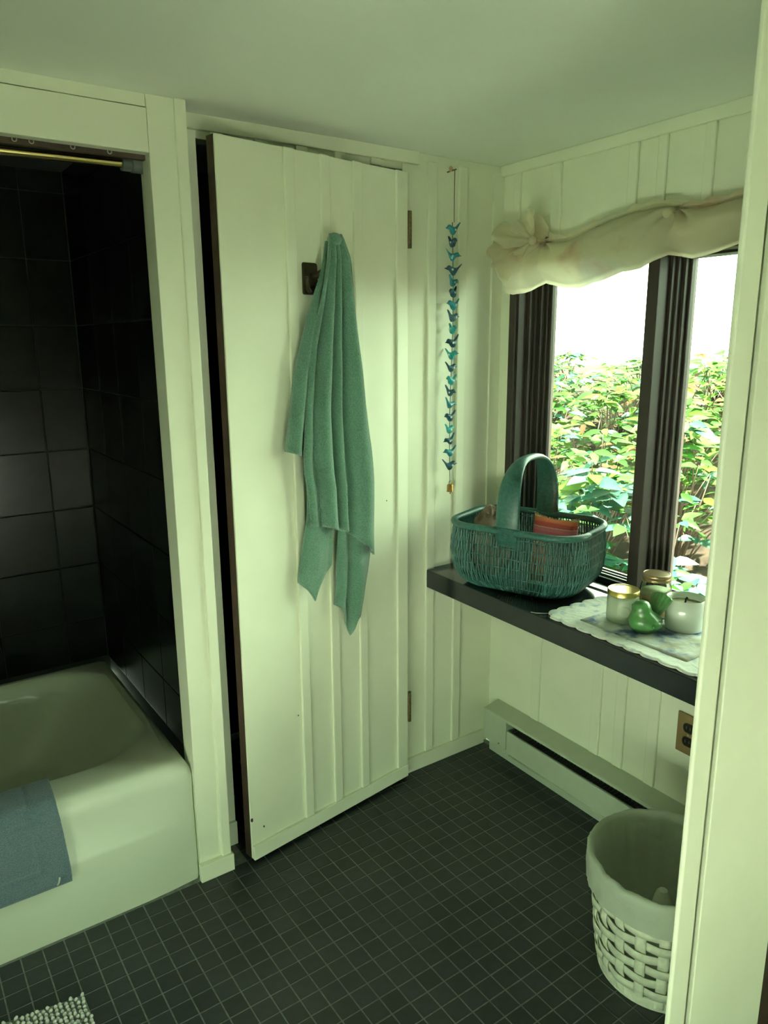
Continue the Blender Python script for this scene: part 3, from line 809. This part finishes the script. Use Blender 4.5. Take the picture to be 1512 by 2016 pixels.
# ================================================================== PLACEMAT AND WHAT STANDS ON IT
MC = Vector((1.072, -.648, SZ)); MA = DW.copy(); MBv = NW.copy()
def MF(x, y, z): return MC + MA * x + MBv * y + Vector((0, 0, z))
MHX, MHY = .262, .146
out = rrect(0, 0, MHX, MHY, .055, 24, 90)
per = [0]
for k in range(1, len(out)): per.append(per[-1] + (out[k] - out[k - 1]).length)
tot = per[-1] + (out[0] - out[-1]).length; nsc = 30
def scallop(k, inset):
    p = out[k]; c = Vector((max(-MHX + .055, min(MHX - .055, p.x)), max(-MHY + .055, min(MHY - .055, p.y)), 0)); d = p - c; d = d.normalized() if d.length > 1e-6 else Vector((0, 1, 0))
    ph = per[k] / tot * nsc % 1.0
    return p + d * (.0045 - .010 * abs(2 * ph - 1) ** 2.5 - inset)
mb = MB(); rings = []
for ins, z in ((0.004, .0008), (0, .003), (.001, .0065), (.005, .008), (.012, .0072), (.03, .0068)):
    rings.append([MF(*(lambda q: (q.x, q.y))(scallop(k, ins)), z + .0025 * max(0, nz(k * .11, 4)) * (1 if ins < .02 else .3)) for k in range(len(out))])
ins_sh = [Vector((p.x * .55, p.y * .5, 0)) for p in out]
rings.append([MF(p.x, p.y, .0062) for p in ins_sh])
mb.loft(rings, cap0=True, cap1=True)
pm = build('placemat', mb, 'quilt', smooth=True)
tag(pm, 'white and blue quilted placemat with scalloped edge', 'placemat')
cp = MB(); q0 = rrect(0, 0, .165, .098, .004, 2, 20); ii = [MF(p.x * .86, p.y * .80, .0072) for p in q0]; cp.loft([[MF(p.x, p.y, .0066) for p in q0], [MF(p.x, p.y, .0076) for p in q0], ii], cap0=False, cap1=True)
build('printed_border', cp, 'quilt_blue', pm, smooth=True)
tag(build('thread', MB().tube([(.955, -.388, SZ + .003), (.945, -.385, SZ + .004), (.930, -.368, SZ + .003), (.924, -.352, SZ + .0025)], .0007, 5), 'thread', smooth=True), 'loose white thread trailing off the placemat corner', 'thread')
MZ = SZ + .0082

# frosted candle with gold lid
gj = thing('gold_lid_candle', 'frosted white candle jar with a shiny gold lid', 'candle', (1.070, -.548, MZ))
c = (1.070, -.548, MZ)
build('jar', MB().lathe([(.037, 0), (.0402, .0012), (.0412, .004), (.0415, .009), (.0415, .04), (.0415, .066), (.0395, .072), (.037, .075)], c, 40), 'jar_frost', gj, smooth=True, sharp=60)
build('lid', MB().lathe([(.0405, .0735), (.0418, .0745), (.0418, .0865), (.0405, .0885), (.037, .0885), (.036, .087), (.0, .0868)][:-1], c, 40), 'gold_lid', gj, smooth=True, sharp=35)
pr_ = MB(); va = math.atan2(CAM.y - c[1], CAM.x - c[0])
def onjar(c, r, ang0, x, z):   # a flat print wrapped round a jar
    a_ = ang0 + x / r; return Vector((c[0] + r * math.cos(a_), c[1] + r * math.sin(a_), c[2] + z))
for k in range(22):
    q = 2 * PI * k / 22; x0, z0 = .016 * math.cos(q) + .006, .034 + .016 * math.sin(q); dx, dz = -math.sin(q + .5) * .006, math.cos(q + .5) * .006
    w_ = Vector((-dz, dx)) * .35
    pr_.add([onjar(c, .0418, va, x0 - dx, z0 - dz), onjar(c, .0418, va, x0 + w_.x, z0 + w_.y), onjar(c, .0418, va, x0 + dx, z0 + dz), onjar(c, .0418, va, x0 - w_.x, z0 - w_.y)], [(0, 1, 2, 3)])
build('printed_wreath', pr_, 'print_green', gj)

# jar candle with kraft label
c = (1.166, -.580, MZ)
mj = thing('jar_candle', 'clear glass jar candle with tan label and bronze lid', 'candle', c)
build('jar', MB().lathe([(.034, 0), (.039, .003), (.0412, .010), (.0412, .078), (.040, .088), (.035, .098), (.0335, .103), (.0335, .112)], c, 40, cap1=False), 'jar_glass', mj, smooth=True, sharp=60)
build('wax', MB().lathe([(.030, .004), (.0385, .008), (.0390, .074), (.037, .076)], c, 32), 'wax', mj, smooth=True, sharp=50)
build('lid', MB().lathe([(.0368, .103), (.0372, .105), (.0372, .110), (.0362, .112), (.0372, .114), (.0372, .120), (.036, .122), (.034, .1225), (.033, .1212)], c, 40), 'lid_bronze', mj, smooth=True, sharp=35)
va = math.atan2(CAM.y - c[1], CAM.x - c[0])
lb = build('label', MB().grid(lambda u, v: onjar(c, .0416, va, (u - .5) * .108, .014 + v * .054), 40, 2), 'label_kraft', mj, smooth=True)
def wrapped_text(body_txt, size, x, z, name, parent, m):
    cu = bpy.data.curves.new('lettering', 'FONT'); cu.body = body_txt; cu.size = size; cu.align_x = 'CENTER'; cu.extrude = 0; cu.offset = size * .018
    to = bpy.data.objects.new('lettering', cu); COL.objects.link(to)
    bpy.context.view_layer.update()
    me = bpy.data.meshes.new_from_object(to.evaluated_get(bpy.context.evaluated_depsgraph_get()))
    mb_ = MB(); mb_.add([onjar(c, .0419, va, x + p.co.x, z + p.co.y) for p in me.vertices], [tuple(f.vertices) for f in me.polygons])
    bpy.data.objects.remove(to); bpy.data.meshes.remove(me)
    return build(name, mb_, m, parent)
wrapped_text('IARD OET', .0105, -.014, .050, 'lettering', lb, 'ink')
em = MB()
for k in range(7):
    q = 2 * PI * k / 7; ex, ez = -.0235, .034
    em.add([onjar(c, .0419, va, ex + .0016 * math.cos(q - .5), ez + .0016 * math.sin(q - .5)), onjar(c, .0419, va, ex + .0058 * math.cos(q), ez + .0045 * math.sin(q)), onjar(c, .0419, va, ex + .0016 * math.cos(q + .5), ez + .0016 * math.sin(q + .5))], [(0, 1, 2)])
em.add([onjar(c, .0419, va, -.0235 + .003 * math.cos(2 * PI * k / 8), .034 + .003 * math.sin(2 * PI * k / 8)) for k in range(8)], [tuple(range(8))])
build('emblem', em, 'ink', lb)
build('wire_bail', MB().tube([onjar(c, .0365, va, -.042, .100), onjar(c, .039, va, -.046, .104), onjar(c, .0395, va, -.050, .109), onjar(c, .0375, va, -.052, .111)], .0013, 6), 'screw_steel', mj, smooth=True)

# white pot candle
c = (1.154, -.680, MZ)
mg = thing('white_pot_candle', 'plain white ceramic cup candle with a burnt wick', 'candle', c)
build('cup', MB().lathe([(.044, 0), (.0474, .001), (.0487, .004), (.0490, .009), (.0490, .045), (.0490, .083), (.0478, .0845), (.0462, .083), (.0455, .060)], c, 44, cap1=False), 'ceramic_white', mg, smooth=True, sharp=70)
build('wax', MB().lathe([(.0452, .060), (.0454, .066), (.02, .0655), (.004, .065)], c, 30), 'wax', mg, smooth=True)
build('wick', MB().tube([(c[0] + .010, c[1] + .008, MZ + .064), (c[0] + .012, c[1] + .008, MZ + .074), (c[0] + .016, c[1] + .006, MZ + .078)], [.0025, .002, .0035], 6), 'wick', mg, smooth=True)

# green ceramic bird
GB = Vector((1.050, -.634, MZ)); gd = Vector((-.90, .10, 0)).normalized(); gs = Vector((-gd.y, gd.x, 0))
gb = thing('ceramic_bird', 'glazed green ceramic bird with fanned tail on the placemat', 'figurine', GB)
def GF(x, y, z): return GB + gd * (x * 1.06) + gs * (y * 1.06) + Vector((0, 0, z * 1.04))
stt = [(0, 0, .016), (.001, 0, .022), (.007, -.001, .0305), (.016, -.002, .0365), (.027, -.002, .0385), (.037, 0, .0365), (.046, .004, .0320), (.053, .0095, .0265), (.059, .013, .0236), (.066, .0145, .0230), (.073, .0145, .0208), (.079, .014, .0160), (.0825, .0135, .008)]
bd = MB(); bd.loft([[GF(xc + r * (1.12 if z < .045 else 1.0) * math.cos(2 * PI * k / 26), r * .98 * math.sin(2 * PI * k / 26), z) for k in range(26)] for z, xc, r in stt], cap=True)
build('body', bd, 'ceramic_green', gb, smooth=True)
build('beak', MB().loft([[GF(.031, .006 * math.cos(q), .064 + .005 * math.sin(q)) for q in [2 * PI * k / 10 for k in range(10)]], [GF(.037, .0042 * math.cos(q), .0632 + .0033 * math.sin(q)) for q in [2 * PI * k / 10 for k in range(10)]], [GF(.0425, .0008 * math.cos(q), .062 + .0007 * math.sin(q)) for q in [2 * PI * k / 10 for k in range(10)]]], cap=True), 'ceramic_green', gb, smooth=True)
def tailfn(sgn):
    def fn(u, v):
        w_ = .011 + .020 * v ** .8; ridge = .0012 * math.cos(u * 2 * PI * 5)
        x = -.026 - .030 * v; z = .032 + .058 * v - .010 * v * (2 * u - 1) ** 2
        return GF(x + sgn * (.0035 - .001 * v) + ridge, (2 * u - 1) * w_, z + sgn * .0015)
    return fn
tl1 = MB().grid(tailfn(1), 26, 14); t2 = MB().grid(tailfn(-1), 26, 14)
per_i = [i for i in range(26)] + [26 * j + 25 for j in range(1, 14)] + [26 * 13 + i for i in range(24, -1, -1)] + [26 * j for j in range(12, 0, -1)]
n0 = len(tl1.v); tl1.add(t2.v, [tuple(reversed(f)) for f in t2.f]); L_ = len(per_i)
tl1.f += [(per_i[k], n0 + per_i[k], n0 + per_i[(k + 1) % L_], per_i[(k + 1) % L_]) for k in range(L_)]
build('tail', tl1, 'ceramic_green', gb, smooth=True, sharp=60)
for sg in (-1, 1):
    build('wing', MB().ball(GF(-.006, sg * .034, .026), .021, .008, .011, 16, 10), 'ceramic_green', gb, smooth=True)
    build('eye', MB().ball(GF(.029, sg * .0150, .070), .0024, n=8, m=6), 'ceramic_green', gb, smooth=True)

# ================================================================== VALANCE
seam = [(.045, 1.795), (.085, 1.806), (.15, 1.790), (.25, 1.768), (.343, 1.767), (.417, 1.789), (.487, 1.801), (.569, 1.814), (.647, 1.816), (.70, 1.800), (.75, 1.798), (.80, 1.797), (.861, 1.803), (.95, 1.80), (1.12, 1.79)]
bott = [(.045, 1.722), (.07, 1.70), (.105, 1.628), (.128, 1.622), (.20, 1.632), (.25, 1.650), (.291, 1.642), (.34, 1.632), (.391, 1.626), (.44, 1.638), (.481, 1.646), (.54, 1.660), (.60, 1.664), (.64, 1.680), (.68, 1.692), (.72, 1.684), (.755, 1.676), (.82, 1.684), (.872, 1.700), (.95, 1.690), (1.12, 1.68)]
K1, K2 = .245, .700
def valance(u, v):
    s = .045 + u * 1.06
    zs, = lerp_tab(seam, s); zb, = lerp_tab(bott, s)
    g1 = math.exp(-((s - K1) / .055) ** 2); g2 = math.exp(-((s - K2) / .055) ** 2)
    g = max(g1, g2)
    if v < .12:      # gathered heading above the seam
        q = v / .12; zt = zs + .016 + .062 * math.exp(-((s - .20) / .045) ** 2) + .012 * nz(s * 30, 1)
        z = zt + (zs - zt) * q; off = -.030 - .018 * (1 - q) * (.5 + nz(s * 22, 2)) - .012 * q
    else:
        q = (v - .12) / .88; z = zs + (zb - zs) * q
        belly = math.sin(min(q * 1.08, 1) * PI) ** .75
        off = -.040 - .058 * belly * (1 - .55 * g * (1 - q)) - .010 * q
        ds = s - (K1 if abs(s - K1) < abs(s - K2) else K2)
        ang = math.atan2(ds, (q + .05) * .16)
        rad = math.exp(-abs(ds) / .11) * math.exp(-q * .9)
        off += .016 * rad * math.cos(ang * 9) + .006 * nz(s * 11, q * 3, 5) + .003 * nz(s * 30, q * 7, 6)
        z += .006 * nz(s * 14, q * 4, 8) * q
        off -= .022 * math.exp(-((s - .10) / .03) ** 2) * q
    seamdip = math.exp(-((v - .12) / .02) ** 2)
    off += .022 * seamdip * (1 - .0 * g)
    s2 = s - .020 * g * math.copysign(1, s - (K1 if g1 > g2 else K2)) * math.exp(-((v - .14) / .12) ** 2) * .6
    return WF(s2, min(off, -.016), z)
vl = build('valance', MB().grid(valance, 260, 46), 'valance_cloth', smooth=True)
tag(vl, 'cream cloth valance knotted and puffed over the window', 'valance')
build('rod', MB().tube([WF(.42, -.022, 1.789), WF(1.12, -.022, 1.789)], .006, 10), 'frame_wood', vl, smooth=True)
def ruffle(s0, z0, r0, r1, n_, amp, seed, name, ang0=0, ang1=2 * PI, off0=-.085):
    def fn(u, v):
        a_ = ang0 + (ang1 - ang0) * u + .12 * nz(u * 5, v * 2, seed + 3); rr_ = r0 + (r1 * (1 + .22 * nz(u * 4, seed)) - r0) * v
        return WF(s0 + rr_ * math.cos(a_), off0 - .012 * v + amp * v * (math.sin(u * n_ * 2 * PI + seed) + nz(u * 7, v * 3, seed)), z0 + rr_ * math.sin(a_))
    return build(name, MB().grid(fn, 90, 14), 'valance_cloth', vl, smooth=True)
ruffle(.225, 1.770, .008, .140, 2.3, .018, 1, 'side_ruffle', PI * .83, PI * 1.28)
ruffle(.225, 1.775, .008, .085, 1.6, .012, 3, 'upper_ruffle', PI * .46, PI * .90, -.075)
build('knot', MB().ball(WF(.238, -.092, 1.770), .012, .014, .014, 14, 10, lambda d: 1 + .15 * noise.noise(d * 3)), 'valance_cloth', vl, smooth=True)
build('knot', MB().ball(WF(.700, -.090, 1.785), .010, .012, .012, 14, 10, lambda d: 1 + .15 * noise.noise(d * 3)), 'valance_cloth', vl, smooth=True)

# ================================================================== WASTE BASKET
WC = Vector((.862, -.872, 0))
wbk = thing('waste_basket', 'whitewashed woven splint wastebasket beside the heater', 'waste basket', WC)
WH = .300
def wr_(z): return .140 + (.172 - .140) * (z / WH) ** .8
bands = [(.034 + .033 * k, .034 + .033 * k + .0225) for k in range(7)]
NST = 20
for j, (z0, z1) in enumerate(bands):
    rg = []
    for z, e in ((z0, .0006), ((z0 + z1) / 2, .0012), (z1, .0006)):
        pts = []
        for k in range(NST * 4):
            a_ = 2 * PI * k / (NST * 4); w_ = math.cos(a_ * NST / 2 * 1.0 + (PI if j % 2 else 0))
            rr_ = wr_(z) + .0034 * w_ + e
            pts.append(WC + Vector((rr_ * math.cos(a_), rr_ * math.sin(a_), z + .006 * nz(a_ * 2, j))))
        rg.append(pts)
    build('band', MB().loft(rg), 'splint', wbk, smooth=True, solid=.0018)
for k in range(NST):
    a0 = 2 * PI * (k + 0) / NST
    def stf(u, v):
        a_ = a0 + (u - .5) * .023 / .155; z = .003 + v * (WH - .006)
        j = (z - .045) / .033; w_ = math.cos(PI * j) * (-1 if k % 2 else 1)
        rr_ = wr_(z) - .0034 * w_ * (1 if .02 < z < .275 else .3)
        return WC + Vector((rr_ * math.cos(a_), rr_ * math.sin(a_), z))
    build('stave', MB().grid(stf, 4, 34), 'splint', wbk, smooth=True, solid=.0018)
build('base_hoop', MB().lathe([(.1385, .001), (.1430, .001), (.1455, .028), (.1425, .030), (.1385, .026)], WC, 60, False, False), 'splint', wbk, smooth=True, sharp=50)
build('base_plate', MB().lathe([(.138, .004), (.138, .008), (.05, .009)], WC, 40), 'splint', wbk)
def crin(r, z, a_):
    k = 1 if r > .05 else 0
    rr_ = r + k * (.0036 * nz(math.cos(a_) * 7, math.sin(a_) * 7, z * 20) + .0024 * nz(math.cos(a_) * 20, math.sin(a_) * 20, z * 30))
    return rr_, z + (.006 * nz(math.cos(a_) * 3.5, math.sin(a_) * 3.5, 9) if r > .176 else .0025 * nz(math.cos(a_) * 6, math.sin(a_) * 6, 2)) * (1 if z > .1 else 0)
prof = [(.02, .016), (.120, .018), (.130, .03), (.138, .08), (.146, .15), (.153, .22), (.160, .27), (.165, .297), (.170, .304), (.176, .305), (.180, .299), (.182, .285), (.181, .262), (.179, .240), (.178, .224)]
build('liner_bag', MB().lathe(prof, WC, 150, True, False, crin), 'liner', wbk, smooth=True)
tg = build('white_container', MB().lathe([(.018, 0), (.024, .002), (.026, .01), (.025, .15), (.022, .185), (.015, .212), (.010, .218)], (.826, -.892, .022), 24), 'tissue', smooth=True, sharp=40)
tag(tg, 'pale rounded container standing in the wastebasket liner', 'container')
def crump(d): return 1 + .3 * noise.noise(d * 2.5) + .15 * noise.noise(d * 6)
tag(build('crumpled_tissue', MB().ball((.93, -.87, .062), .058, .05, .038, 26, 18, crump), 'tissue', smooth=True), 'crumpled white tissue at the bottom of the wastebasket', 'tissue')

# ================================================================== OUTSIDE: BANK OF SHRUBS
def gz(x, y):
    t = smoothstep(1.9, 4.6, x)
    return .02 + 1.02 * t + .05 * nz(x * 1.3, y * 1.3, 3)
grd = struct('ground', 'earth bank rising outside the window', MB().grid(lambda u, v: (lambda x, y: Vector((x, y, gz(x, y))))(1.42 + 9 * u ** 1.4, -5 + 12 * v), 50, 60), 'soil', smooth=True)
struct('bounce_ground_rear', 'pale ground behind the house, added to bounce light indoors', MB().box(-9, 9, -12, YR - .2, -.2, -.06), 'bounce_concrete')  # unseen reflector: bright ground lifts the ceiling through the rear opening
struct('bounce_ground_left', 'pale patio added beside the house to bounce light indoors', MB().box(-11, XL - .12, YR - .19, 9, -.2, -.06), 'bounce_concrete')  # unseen reflector, added with the left opening
struct('ground_path', 'grey gravel strip along the house wall', MB().grid(lambda u, v: (lambda x, y: Vector((x, y, gz(x, y) + .045)))(1.40 + .75 * u, -3 + 6 * v), 8, 40), 'gravel', smooth=True)
def leaf_mesh(name, m, L=1., W=.42, droop=.16, fold=.10):
    """leaf lying along +x, tip at x=1; bent and folded along its midrib"""
    mb = MB(); prof = [(0, .03), (.12, .45), (.34, .95), (.58, .85), (.82, .42), (1, .02)]
    for x, w in prof:
        z = -droop * x * x
        mb.v += [Vector((x * L, -w * W / 2, z + fold * w * .5)), Vector((x * L, 0, z)), Vector((x * L, w * W / 2, z + fold * w * .5))]
    for i in range(len(prof) - 1):
        for k in range(2): mb.f.append((i * 3 + k, i * 3 + k + 1, i * 3 + k + 4, i * 3 + k + 3))
    me = bpy.data.meshes.new(name); me.from_pydata(mb.v, [], mb.f); me.materials.append(MAT[m])
    me.polygons.foreach_set('use_smooth', [True] * len(me.polygons))
    return me, mb
LEAF = {m: leaf_mesh('leaf', m, 1., w, d) for m, w, d in (('leaf_green', .42, .16), ('leaf_blue', .48, .2), ('leaf_lime', .40, .14), ('leaf_dry', .4, .3))}
def shrub(name, label, base, h, w, nclust, per, size, mats, nind, group=None, depth=None, cat='shrub', flat=.0):
    base = Vector(base); depth = depth or w
    sh_ = thing(name, label, cat, base, group)
    stems = MB(); places = []
    for _ in range(nclust):
        a_ = rnd.uniform(0, 2 * PI); q = rnd.random() ** .5; hh = rnd.uniform(.25, 1.)
        prof = math.sin(min(1, hh * .9 + .12) * PI) ** .6
        c_ = base + Vector((math.cos(a_) * q * depth * prof, math.sin(a_) * q * w * prof, hh * h))
        mid = base.lerp(c_, .55) + Vector((rnd.gauss(0, .03), rnd.gauss(0, .03), .04))
        stems.tube([base + Vector((rnd.gauss(0, .02), rnd.gauss(0, .02), -.03)), mid, c_], [.006, .004, .002], 5)
        outd = (c_ - base); outd.z = 0; outd = outd.normalized() if outd.length > .01 else Vector((-1, 0, 0))
        for k in range(per):
            az = 2 * PI * k / per + rnd.gauss(0, .3)
            d = Vector((math.cos(az), math.sin(az), rnd.uniform(-.35, .35) * (1 - flat)))
            d = (d + outd * .25).normalized()
            up = (Vector((rnd.gauss(0, .25), rnd.gauss(0, .25), 1)) + Vector((-.35, -.15, 0))).normalized()
            y_ = up.cross(d).normalized(); z_ = d.cross(y_)
            sz = size * rnd.uniform(.65, 1.2)
            M = Matrix((d * sz, y_ * sz, z_ * sz)).transposed().to_4x4(); M.translation = c_ + d * .012 + Vector((0, 0, rnd.gauss(0, .015)))
            places.append(((M.translation - CAM).length - (0 if rnd.random() < .8 else .4), M, rnd.choices(mats[0], mats[1])[0]))
    build('stems', stems, 'stem', sh_, smooth=True)
    places.sort(key=lambda t: t[0]); left = {}
    for n, (_, M, m) in enumerate(places):
        if n < nind:
            o_ = bpy.data.objects.new('leaf', LEAF[m][0]); COL.objects.link(o_); o_.parent = sh_
            M2 = M.copy(); M2.translation = M.translation - base; o_.matrix_local = M2
        else:
            mb_ = left.setdefault(m, MB()); mb_.add([M @ p for p in LEAF[m][1].v], LEAF[m][1].f)
    for m, mb_ in left.items():
        o_ = build('inner_leaves', mb_, m, sh_, smooth=True); o_['kind'] = 'stuff'
    return sh_
G, B_, L_, D_ = 'leaf_green', 'leaf_blue', 'leaf_lime', 'leaf_dry'
G1 = 'shrubs on the bank outside'
# near low plants just outside the glass
shrub('broadleaf_plant', 'low broad-leaved plant close outside the left pane', (2.15, .62, gz(2.15, .62)), .66, .30, 24, 5, .135, ((G, B_), (2, 2)), 60)
shrub('broadleaf_plant', 'low bluish broad-leaved plant close outside the right pane', (2.05, .02, gz(2.05, .02)), .62, .24, 22, 5, .135, ((B_, G), (3, 1)), 50)
shrub('pale_leaf_plant', 'plant with a flat whorl of pale leaves outside the left pane', (2.45, .66, gz(2.45, .66)), .80, .20, 9, 8, .16, ((B_, L_), (3, 1)), 50, flat=.8)
shrub('leafy_sapling', 'slender leafy sapling standing outside the right pane', (2.35, .28, gz(2.35, .28)), .85, .20, 12, 5, .12, ((B_, G), (2, 2)), 45)
# middle and back of the bank
bank = [(2.75, 1.35, .80, .34), (2.70, .85, .78, .34), (2.80, .45, .85, .32), (3.20, 1.75, .72, .38), (3.25, 1.25, .66, .36), (3.20, .75, .74, .36), (3.75, 2.20, .50, .42), (3.80, 1.55, .42, .42), (3.75, 1.0, .58, .40), (3.70, .55, .66, .36), (4.4, 2.6, .33, .45), (4.4, 1.9, .28, .45), (4.4, 1.25, .38, .45), (4.3, .75, .45, .4)]
for n, (x, y, h, w) in enumerate(bank):
    back = x > 3.5
    dry = n in (4, 5, 8, 9)
    lab = 'yellow-green shrub with dry brown leaves on the sunny bank' if dry else 'pale leafy shrub along the top of the sunny bank' if back else 'mid-green leafy shrub low on the bank behind the near plants'
    grp = 'yellow-green shrubs with dry leaves' if dry else 'shrubs along the top of the bank' if back else 'mid-green shrubs low on the bank'
    shrub('bank_shrub', lab, (x, y, gz(x, y)), h, w, 34, 6, .110 if not back else .105,
          ((L_, G, D_), (3, 2, 1)) if dry else ((G, L_, B_), (3, 2 if back else 1, 1)), 70 if not back else 50, grp)
# fern
fn_ = thing('fern', 'bright green fern low outside beside the centre post', 'fern', (2.0, .34, gz(2.0, .34)))
for k in range(9):
    az = 2 * PI * k / 9 + .2; fb = MB(); b0 = Vector((2.0, .34, gz(2.0, .34)))
    for i in range(16):
        q = (i + 1) / 17; p = b0 + Vector((math.cos(az) * .30 * q, math.sin(az) * .30 * q, .36 * q - .22 * q * q))
        t = Vector((math.cos(az), math.sin(az), .3 - .4 * q)).normalized(); sd = Vector((-math.sin(az), math.cos(az), 0)); ll = .075 * math.sin(PI * (q * .85 + .12)) + .008
        for sg in (-1, 1):
            e = p + (sd * sg + t * .45) * ll - Vector((0, 0, .01))
            fb.add([p - t * .007, p + t * .007, e + t * .002, e - t * .002], [(0, 1, 2, 3)])
    build('frond', fb, 'leaf_lime', fn_)
